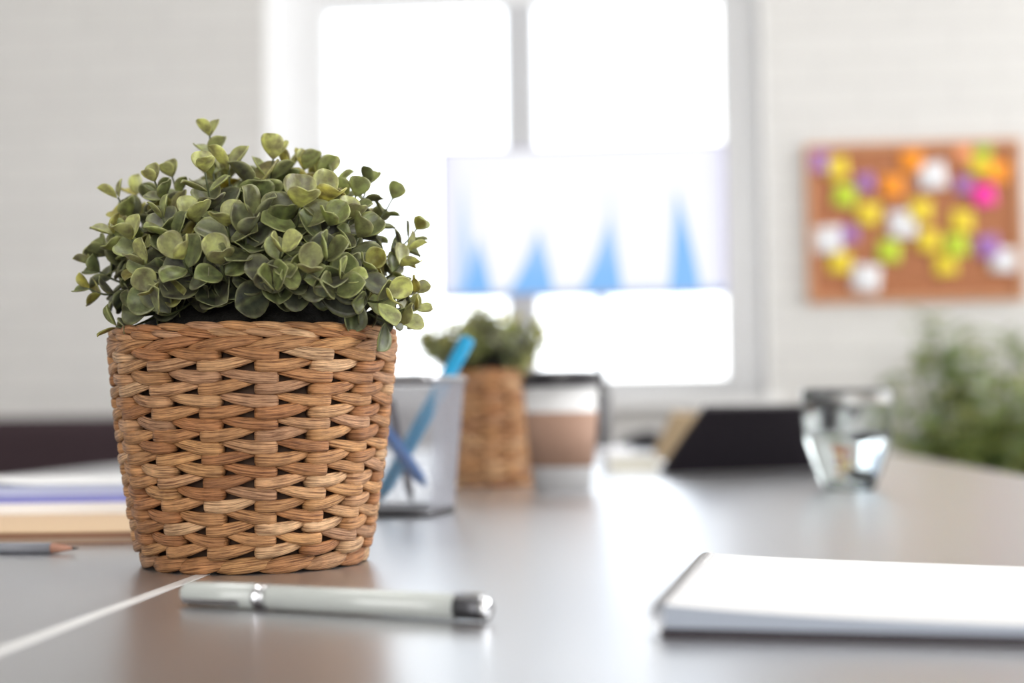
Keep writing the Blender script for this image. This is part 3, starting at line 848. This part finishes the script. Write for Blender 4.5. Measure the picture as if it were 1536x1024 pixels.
# ------------------------------------------------------------------ glass of water
GD = 1.47
g0 = Vector((at(1273, 700, GD).x, at(1273, 700, GD).y, TZ))
gl = thing('glass_tumbler', 'clear tapered drinking glass half full of water on the table', 'glass', g0)
GM = NT('clear_glass'); gb = GM.n('ShaderNodeBsdfGlass', IOR=1.48, Roughness=0.0); gb.inputs['Color'].default_value = (.97, .985, .985, 1); GM.l(gb.outputs[0], GM.out.inputs[0])
WM = NT('water'); wb = WM.n('ShaderNodeBsdfGlass', IOR=1.33, Roughness=0.0); wb.inputs['Color'].default_value = (.96, .975, .98, 1); WM.l(wb.outputs[0], WM.out.inputs[0])
outer = [(0.0002, .0005), (.0235, .0005), (.0262, .0018), (.0305, .012), (.0360, .026), (.0412, .042), (.0446, .056), (.0462, .070), (.0468, .086), (.0466, .1035)]
inner = [(.0461, .1045), (.0452, .1040), (.0452, .086), (.0446, .070), (.0430, .056), (.0395, .042), (.0342, .026), (.0282, .0135), (.0225, .0085), (.0002, .0075)]
mb = MB(); mb.lathe(outer + inner, 72); mb.build('glass_body', GM.mat, gl)
WZ = .061
inn = [(r + .0004, z - .0004) for r, z in inner if z < WZ][::-1]
mb = MB(); mb.lathe([(0.0002, .0071)] + inn[1:] + [(.0440, WZ), (.0002, WZ)], 72); wo = mb.build('water', WM.mat, gl)
wo['label'] = 'clear still water'

# ------------------------------------------------------------------ tablet in a folio case
BL = onz(990, 713); BR = onz(1296, 701); BR = BL + (BR - BL).normalized() * .262
e1 = (BR - BL).normalized()
best = None
for i in range(400):
    d = 1.60 + i * .002
    T = at(1060, 613, d)
    v = abs((T - BL).normalized().dot(e1))
    if best is None or v < best[0]: best = (v, T, d)
TL_ = best[1]; print('tablet', best, (BR - BL).length, (TL_ - BL).length)
e2 = (TL_ - BL); H2 = e2.length; e2.normalize(); nn = e1.cross(e2).normalized()
W2 = (BR - BL).length
case = bpy.data.objects.new('tablet_computer', None); COL.objects.link(case)
Mx = Matrix((e1, e2, nn)).transposed().to_4x4(); Mx.translation = BL + Vector((0, 0, .0002))
case.matrix_world = Mx
tag(case, 'black tablet propped slanting in a tan lined folio case, left of the glass', 'tablet')
# nn faces: keep the black back towards the camera
sg = 1 if nn.dot(CAM - BL) > 0 else -1
mb = MB(); mb.box((0, 0, min(0, -sg * .006)), (W2, H2, max(0, -sg * .006))); mb.build('tablet_back', BLACKL, case, smooth=False, bevel=.0006)
mb = MB(); mb.box((.006, .006, min(-sg * .0061, -sg * .0085)), (W2 - .006, H2 - .006, max(-sg * .0061, -sg * .0085))); mb.build('screen', pbr('dark_glass', (.01, .01, .012), .1), case, smooth=False)
# tan flap: leans behind the tablet, from the table to the same height
A = onz(975, 697); 
for i in range(300):
    d = 1.75 + i * .003
    T = at(1010, 618, d)
    v = abs((T - A).normalized().dot(e1))
    if i == 0 or v < bb[0]: bb = (v, T, d)
T = bb[1]; wv = e1 * (W2 * .9); dn = Vector((0, 0, -.014)); T = T + Vector((0, 0, -.002))
inv = case.matrix_world.inverted()
A.z += .004
th = nn * (-sg * .004)
q8 = [A, A + wv, T + wv + dn, T]; q8 = q8 + [v + th for v in q8]
mb = MB(); mb.add([inv @ v for v in q8], [(0, 1, 2, 3), (7, 6, 5, 4), (0, 4, 5, 1), (1, 5, 6, 2), (2, 6, 7, 3), (3, 7, 4, 0)])
o = mb.build('case_flap', TAN, case, smooth=False, bevel=.001); o['label'] = 'tan lining flap of the case'
# white block of a book beside the tablet
p = onz(994, 709)
t = thing('book', 'thick white book lying just left of the slanting black tablet', 'book', (p.x - .004, p.y + .012, TZ), YAW)
m = MB(); m.box((-.068, 0, 0), (0, .12, .0022)); m.box((-.068, 0, .0215), (0, .12, .0235)); m.box((-.068, 0, .0022), (-.066, .12, .0215)); m.build('cover', PAPER, t, smooth=False, bevel=.0006)
m = MB(); m.box((-.0658, .003, .0023), (-.002, .117, .0214)); m.build('pages', pbr('ivory_pages', s2l((236, 234, 222)), .7), t, smooth=False)

# ------------------------------------------------------------------ monitor on a slim stand
mbl = at(660, 451, 2.72); mbr = at(1092, 437, 2.68)
ex = (mbr - mbl); ex.z = 0; MW = ex.length; ma = math.atan2(ex.y, ex.x)
zc = ((mbl.z + mbr.z) / 2); ztop = (at(650, 225, 2.72).z + at(1090, 208, 2.68).z) / 2
mid = (mbl + mbr) / 2
mon = thing('computer_monitor', 'wide monitor showing a blue peaked chart, on a slim stand before the window', 'monitor', (mid.x, mid.y, TZ), ma)
hz0 = zc - TZ; hz1 = ztop - TZ
BEZ = pbr('pale_bezel', (.40, .38, .55), .4)
m = MB(); m.box((-MW / 2, 0, hz0), (MW / 2, .022, hz1)); m.build('housing', BEZ, mon, smooth=False, bevel=.003)
def chart(u, v):
    """screen picture: pale lilac ground, blue peaks rising from the lower edge"""
    bgc = (.955, .965, 1.0); side_ = max(0, 1 - u / .07) * .6 + max(0, (u - .93) / .07) * .7
    bgc = mixc(bgc, (.74, .74, .97), min(1, side_))
    f = 0
    for c0, wl, wr, h, s in ((.07, .035, .045, .85, .6), (.125, .07, .05, .42, 1.1), (.345, .13, .05, .45, 1.1), (.595, .12, .045, .52, 1.1), (.60, .035, .035, .75, .5), (.835, .035, .08, .72, 1.2)):
        x = (u - c0) / (wl if u < c0 else wr)
        if abs(x) < 1:
            hh = h * (1 - abs(x)) ** (.8 if u > c0 else 1.6)
            if v < hh: f = max(f, s * (1 - .35 * v / h))
    base_ = max(0, 1 - v / .045)
    f = max(f, base_ * .75)
    return mixc(bgc, (.20, .50, .95), min(1, f))
m = MB(); nx, nz_ = 300, 150; vs = []; cs = []; fs = []
b_ = .006
for j in range(nz_ + 1):
    for i in range(nx + 1):
        u = i / nx; v = j / nz_
        vs.append((lerp(-MW / 2 + b_, MW / 2 - b_, u), -.0008, lerp(hz0 + b_ * 1.2, hz1 - b_, v))); cs.append(chart(u, v))
for j in range(nz_):
    for i in range(nx): a = j * (nx + 1) + i; fs.append((a, a + 1, a + nx + 2, a + nx + 1))
m.add(vs, fs, 0, (1, 1, 1), None, cs); m.build('screen', attr_emit('screen_picture', .98), mon, smooth=False)
px_ = (at(903, 560, 2.72) - mid); sxp = px_.x * math.cos(ma) + px_.y * math.sin(ma)
m = MB(); m.tube([(sxp, .045, .012), (sxp, .045, .12)], .0130, 20); m.tube([(sxp, .045, .12), (sxp, .045, hz0 + .10)], .0075, 16); m.build('stand_pole', DARKMETAL, mon)
m = MB(); m.box((sxp - .05, .0225, hz0 + .05), (sxp + .05, .046, hz0 + .13)); m.build('mount_plate', DARKMETAL, mon, smooth=False, bevel=.003)
m = MB(); m.box((sxp - .055, -.03, 0), (sxp + .055, .12, .012)); m.build('stand_base', STEEL, mon, smooth=False, bevel=.004)

# computer mouse
p = onz(962, 674)
m = MB(); vs = []; fs = []
for j in range(9):
    v = j / 8 * PI / 2
    for k in range(24):
        a = 2 * PI * k / 24
        x = .031 * math.copysign(abs(math.cos(a)) ** .8, math.cos(a)) * math.cos(v) ** .5 if v < PI / 2 else 0
        y = .056 * math.copysign(abs(math.sin(a)) ** .9, math.sin(a)) * (math.cos(v) ** .5 if v < PI / 2 - 1e-6 else 0)
        vs.append((x, y, .036 * math.sin(v) * (1 - .15 * math.sin(a))))
for j in range(8):
    for k in range(24):
        k2 = (k + 1) % 24; fs.append((j * 24 + k, j * 24 + k2, (j + 1) * 24 + k2, (j + 1) * 24 + k))
m.add(vs, fs)
t = thing('computer_mouse', 'black computer mouse beyond the white book at the far table end', 'mouse', (p.x, p.y, TZ), R(60))
m.build('mouse_shell', BLACKP, t)
m = MB(); m.tube([(-.003, -.03, .030), (.003, -.03, .030)], .006, 14); m.build('scroll_wheel', GREYP, t)

# ------------------------------------------------------------------ cork board with sticky notes
bz0 = ony(1370, 453, YW).z; bz1 = ony(1370, 214, YW).z
bx0 = ony(1209, 330, YW).x; bx1 = ony(1532, 330, YW).x
bd = thing('cork_board', 'framed cork board full of sticky notes on the white brick wall', 'cork board', ((bx0 + bx1) / 2, YW, bz0))
BW = bx1 - bx0; BH = bz1 - bz0
CORK = pbr('cork', s2l((178, 116, 80)), .85, noise_amt=.22, noise_scale=120)
OAK = pbr('pale_wood_frame', s2l((206, 152, 112)), .5, noise_amt=.1, noise_scale=30)
fw = .017
m = MB(); m.box((-BW / 2 + fw, -.012, fw), (BW / 2 - fw, -.001, BH - fw)); m.build('cork_panel', CORK, bd, smooth=False)
m = MB(); m.box((-BW / 2, -.020, 0), (BW / 2, -.001, fw)); m.box((-BW / 2, -.020, BH - fw), (BW / 2, -.001, BH))
m.box((-BW / 2, -.020, fw), (-BW / 2 + fw, -.001, BH - fw)); m.box((BW / 2 - fw, -.020, fw), (BW / 2, -.001, BH - fw)); m.build('frame', OAK, bd, smooth=False, bevel=.002)
NC = {'purple': (168, 120, 190), 'yellow': (240, 214, 60), 'lime': (198, 220, 60), 'orange': (255, 158, 40), 'white': (236, 236, 240), 'peach': (255, 170, 120), 'pink': (255, 60, 170), 'green': (160, 205, 70)}
NM = {k: pbr(k + '_note_paper', s2l(v), .7) for k, v in NC.items()}
S_, M_, B_ = .046, .060, .074
NOTES = [
 ('purple', 225, 215, M_, 4, 0, 'purple sticky note in the top left corner of the cork board'),
 ('yellow', 320, 250, M_, -8, 1, 'yellow sticky note overlapping the top left purple note'),
 ('lime', 362, 390, M_, 12, 0, 'lime sticky note below the upper left yellow note'),
 ('purple', 465, 322, S_, -4, 0, 'small purple sticky note left of the lone orange note'),
 ('yellow', 482, 482, M_, 9, 1, 'yellow sticky note overlapping the left lime note'),
 ('orange', 700, 212, M_, -3, 0, 'orange sticky note behind the upper white note'),
 ('orange', 603, 342, M_, 5, 0, 'orange sticky note down left of the upper white note'),
 ('white', 806, 288, B_, -6, 1, 'large white note at the top middle of the cork board'),
 ('peach', 965, 175, S_, 0, 0, 'peach sticky note at the top edge beside a yellow note'),
 ('green', 1066, 150, S_, 7, 0, 'small green sticky note at the top edge of the board'),
 ('yellow', 1050, 225, M_, -5, 1, 'yellow sticky note below the small green top note'),
 ('orange', 1135, 268, M_, 11, 2, 'orange sticky note directly above the pink note'),
 ('purple', 968, 335, S_, 3, 0, 'purple sticky note left of the pink note'),
 ('pink', 1068, 388, M_, -9, 3, 'bright pink sticky note on the right of the board'),
 ('yellow', 748, 465, M_, 4, 0, 'yellow sticky note peeking out right of the central white note'),
 ('white', 655, 535, B_, -3, 1, 'large white note in the centre of the cork board'),
 ('yellow', 788, 620, M_, 6, 2, 'yellow sticky note down right of the central white note'),
 ('yellow', 875, 740, M_, -4, 0, 'lowest yellow sticky note at the middle right'),
 ('yellow', 958, 520, M_, 2, 0, 'yellow sticky note above the middle right lime note'),
 ('lime', 930, 645, M_, -7, 1, 'lime sticky note between two yellow notes at middle right'),
 ('lime', 588, 672, M_, 8, 0, 'lime sticky note below the central white note'),
 ('purple', 385, 585, S_, 0, 0, 'purple sticky note behind the left white note'),
 ('yellow', 335, 730, M_, 5, 0, 'yellow sticky note under the left white note'),
 ('white', 275, 615, B_, -2, 1, 'large white note at the left edge of the cork board'),
 ('white', 470, 812, B_, 7, 1, 'large white note at the lower left bottom of the board'),
 ('purple', 1090, 650, M_, -5, 0, 'purple sticky note behind the lower right white note'),
 ('white', 1168, 718, B_ * .9, 4, 1, 'large white note at the lower right of the cork board')]
for cn_, cx_, cy_, sz, rot, lay, lab in NOTES:
    P_ = ony(1160 + .293 * cx_, 180 + .293 * cy_, YW)
    m = MB(); vs = []; fs = []
    for i in range(5):
        for j in range(5):
            x = sz * (i / 4 - .5); z = sz * (j / 4 - .5); y = -.006 * (1 - j / 4) ** 2
            vs.append((x, y, z))
    for i in range(4):
        for j in range(4): a = i * 5 + j; fs.append((a, a + 5, a + 6, a + 1))
    m.add(vs, fs); o = m.build('sticky_note', NM[cn_])
    o.location = (P_.x, YW - .0135 - .0015 * lay, P_.z); o.rotation_euler = (0, R(rot), 0)
    so = o.modifiers.new('t', 'SOLIDIFY'); so.thickness = .0006; so.offset = 0
    tag(o, lab, 'sticky note', 'notes pinned on the cork board')

# ------------------------------------------------------------------ dark sofa at left
sx0 = at(-260, 640, 3.1).x; sx1 = at(250, 640, 3.1).x; sy = at(100, 640, 3.1).y
SOFA = pbr('dark_plum_fabric', s2l((58, 42, 48)), .85, bump=.5, bump_scale=400)
sf = thing('sofa', 'dark plum fabric sofa standing beyond the left table edge', 'sofa', ((sx0 + sx1) / 2, sy, 0), R(0))
hw = (sx1 - sx0) / 2; st_ = TZ + CAMH - .004
m = MB(); m.box((-hw + .12, 0, .12), (hw - .12, .62, .40)); m.build('seat_base', SOFA, sf, smooth=False, bevel=.03, seg=4)
for s_ in (-1, 1):
    m = MB(); x0_, x1_ = sorted((s_ * .003, s_ * (hw - .125))); m.box((x0_, .0, .40), (x1_, .48, .52)); m.build('seat_cushion', SOFA, sf, smooth=False, bevel=.04, seg=4)
    m = MB(); x0_, x1_ = sorted((s_ * (hw - .12), s_ * hw)); m.box((x0_, 0, .1), (x1_, .62, .62)); m.build('armrest', SOFA, sf, smooth=False, bevel=.03, seg=4)
m = MB(); m.box((-hw + .0, .50, .12), (hw, .70, st_)); m.build('backrest', SOFA, sf, smooth=False, bevel=.04, seg=5)
for x in (-hw + .08, hw - .08):
    for y in (.06, .62):
        m = MB(); m.tube([(x, y, 0), (x, y, .12)], .018, 12); m.build('leg', DARKMETAL, sf)

# ------------------------------------------------------------------ tall green plant at right
gp = at(1450, 600, 3.5); gp = Vector((gp.x + .04, gp.y, 0))
LEAF2 = leaf_mat('bamboo_leaf', .3, .35)
rp = thing('potted_plant', 'tall bushy green floor plant at the right, beyond the table edge', 'potted plant', gp)
m = MB(); m.lathe([(.0005, 0), (.12, 0), (.125, .004), (.155, .30), (.162, .30), (.162, .33), (.148, .33), (.140, .29), (.0005, .29)], 40); m.build('planter', pbr('terracotta', s2l((176, 112, 84)), .7), rp)
m = MB()
ml = MB()
rng = random.Random(77)
GR = [s2l(c_) for c_ in ((126, 158, 106), (150, 174, 120), (110, 138, 98), (168, 184, 130), (138, 160, 122), (164, 170, 112), (152, 172, 130))]
def env(a, h):
    return 1
def plant_r(z):
    # half width of the crown against height
    if z < .55: return .26
    if z < .95: return lerp(.32, .27, (z - .55) / .4)
    return max(.03, lerp(.13, .03, (z - .98) / .26))
stems = []
for i in range(62):
    a = rng.uniform(0, 2 * PI); top = rng.uniform(.62, 1.0)
    if i < 3: top = (1.17, 1.10, 1.04)[i]
    rr = plant_r(top) * rng.uniform(.35, 1.0)
    if i < 3: tipv = Vector(((-.10, -.07, -.06)[i], 0, top))
    else: tipv = Vector((rr * math.cos(a), rr * math.sin(a), top))
    if i < 3: tipv = Vector((at((1382, 1405, 1430)[i], (462, 505, 530)[i], 3.5).x - gp.x, rng.uniform(-.03, .03), at(1382, (462, 500, 525)[i], 3.5).z))
    root = Vector((rng.uniform(-.05, .05), rng.uniform(-.05, .05), .29))
    mid_ = (root + tipv) / 2 + Vector((tipv.x * -.15, tipv.y * -.15, .05))
    pts = [root.lerp(mid_, t / 6).lerp(mid_.lerp(tipv, t / 6), t / 6) for t in range(7)]
    m.tube(pts, [lerp(.005, .0016, t / 6) for t in range(7)], 6)
    nl = 34 if i >= 3 else 30
    for q in range(nl):
        t = lerp(.28, 1.0, q / (nl - 1)) if i >= 3 else lerp(.5, 1.0, q / (nl - 1))
        b0 = root.lerp(mid_, t).lerp(mid_.lerp(tipv, t), t)
        aa = rng.uniform(0, 2 * PI); up = rng.uniform(-.5, .7)
        d_ = Vector((math.cos(aa), math.sin(aa), up)).normalized()
        off = rng.uniform(0, .05) if i >= 3 else rng.uniform(0, .015)
        cc = rng.choice(GR)
        add_leaf(ml, b0 + d_ * off, d_, Vector((0, 0, 1)) + d_.orthogonal() * .3, rng.uniform(.045, .080), rng.uniform(.16, .26), .2, rng.uniform(-.6, .1), .1, cc, mixc(cc, G_LIGHT, .3), mixc(cc, G_LIGHT, .3), .2, 0)
m.build('stems', STEM, rp); ml.build('foliage', LEAF2, rp)

# ------------------------------------------------------------------ colour management
vs_ = scene.view_settings
vs_.view_transform = 'Standard'; vs_.look = 'None'; vs_.gamma = 1; vs_.use_curve_mapping = False
vs_.exposure = 0.0
cy = scene.cycles
cy.max_bounces = 10; cy.transparent_max_bounces = 12; cy.transmission_bounces = 10; cy.diffuse_bounces = 5; cy.glossy_bounces = 5
cy.sample_clamp_indirect = 8
cy.use_denoising = True
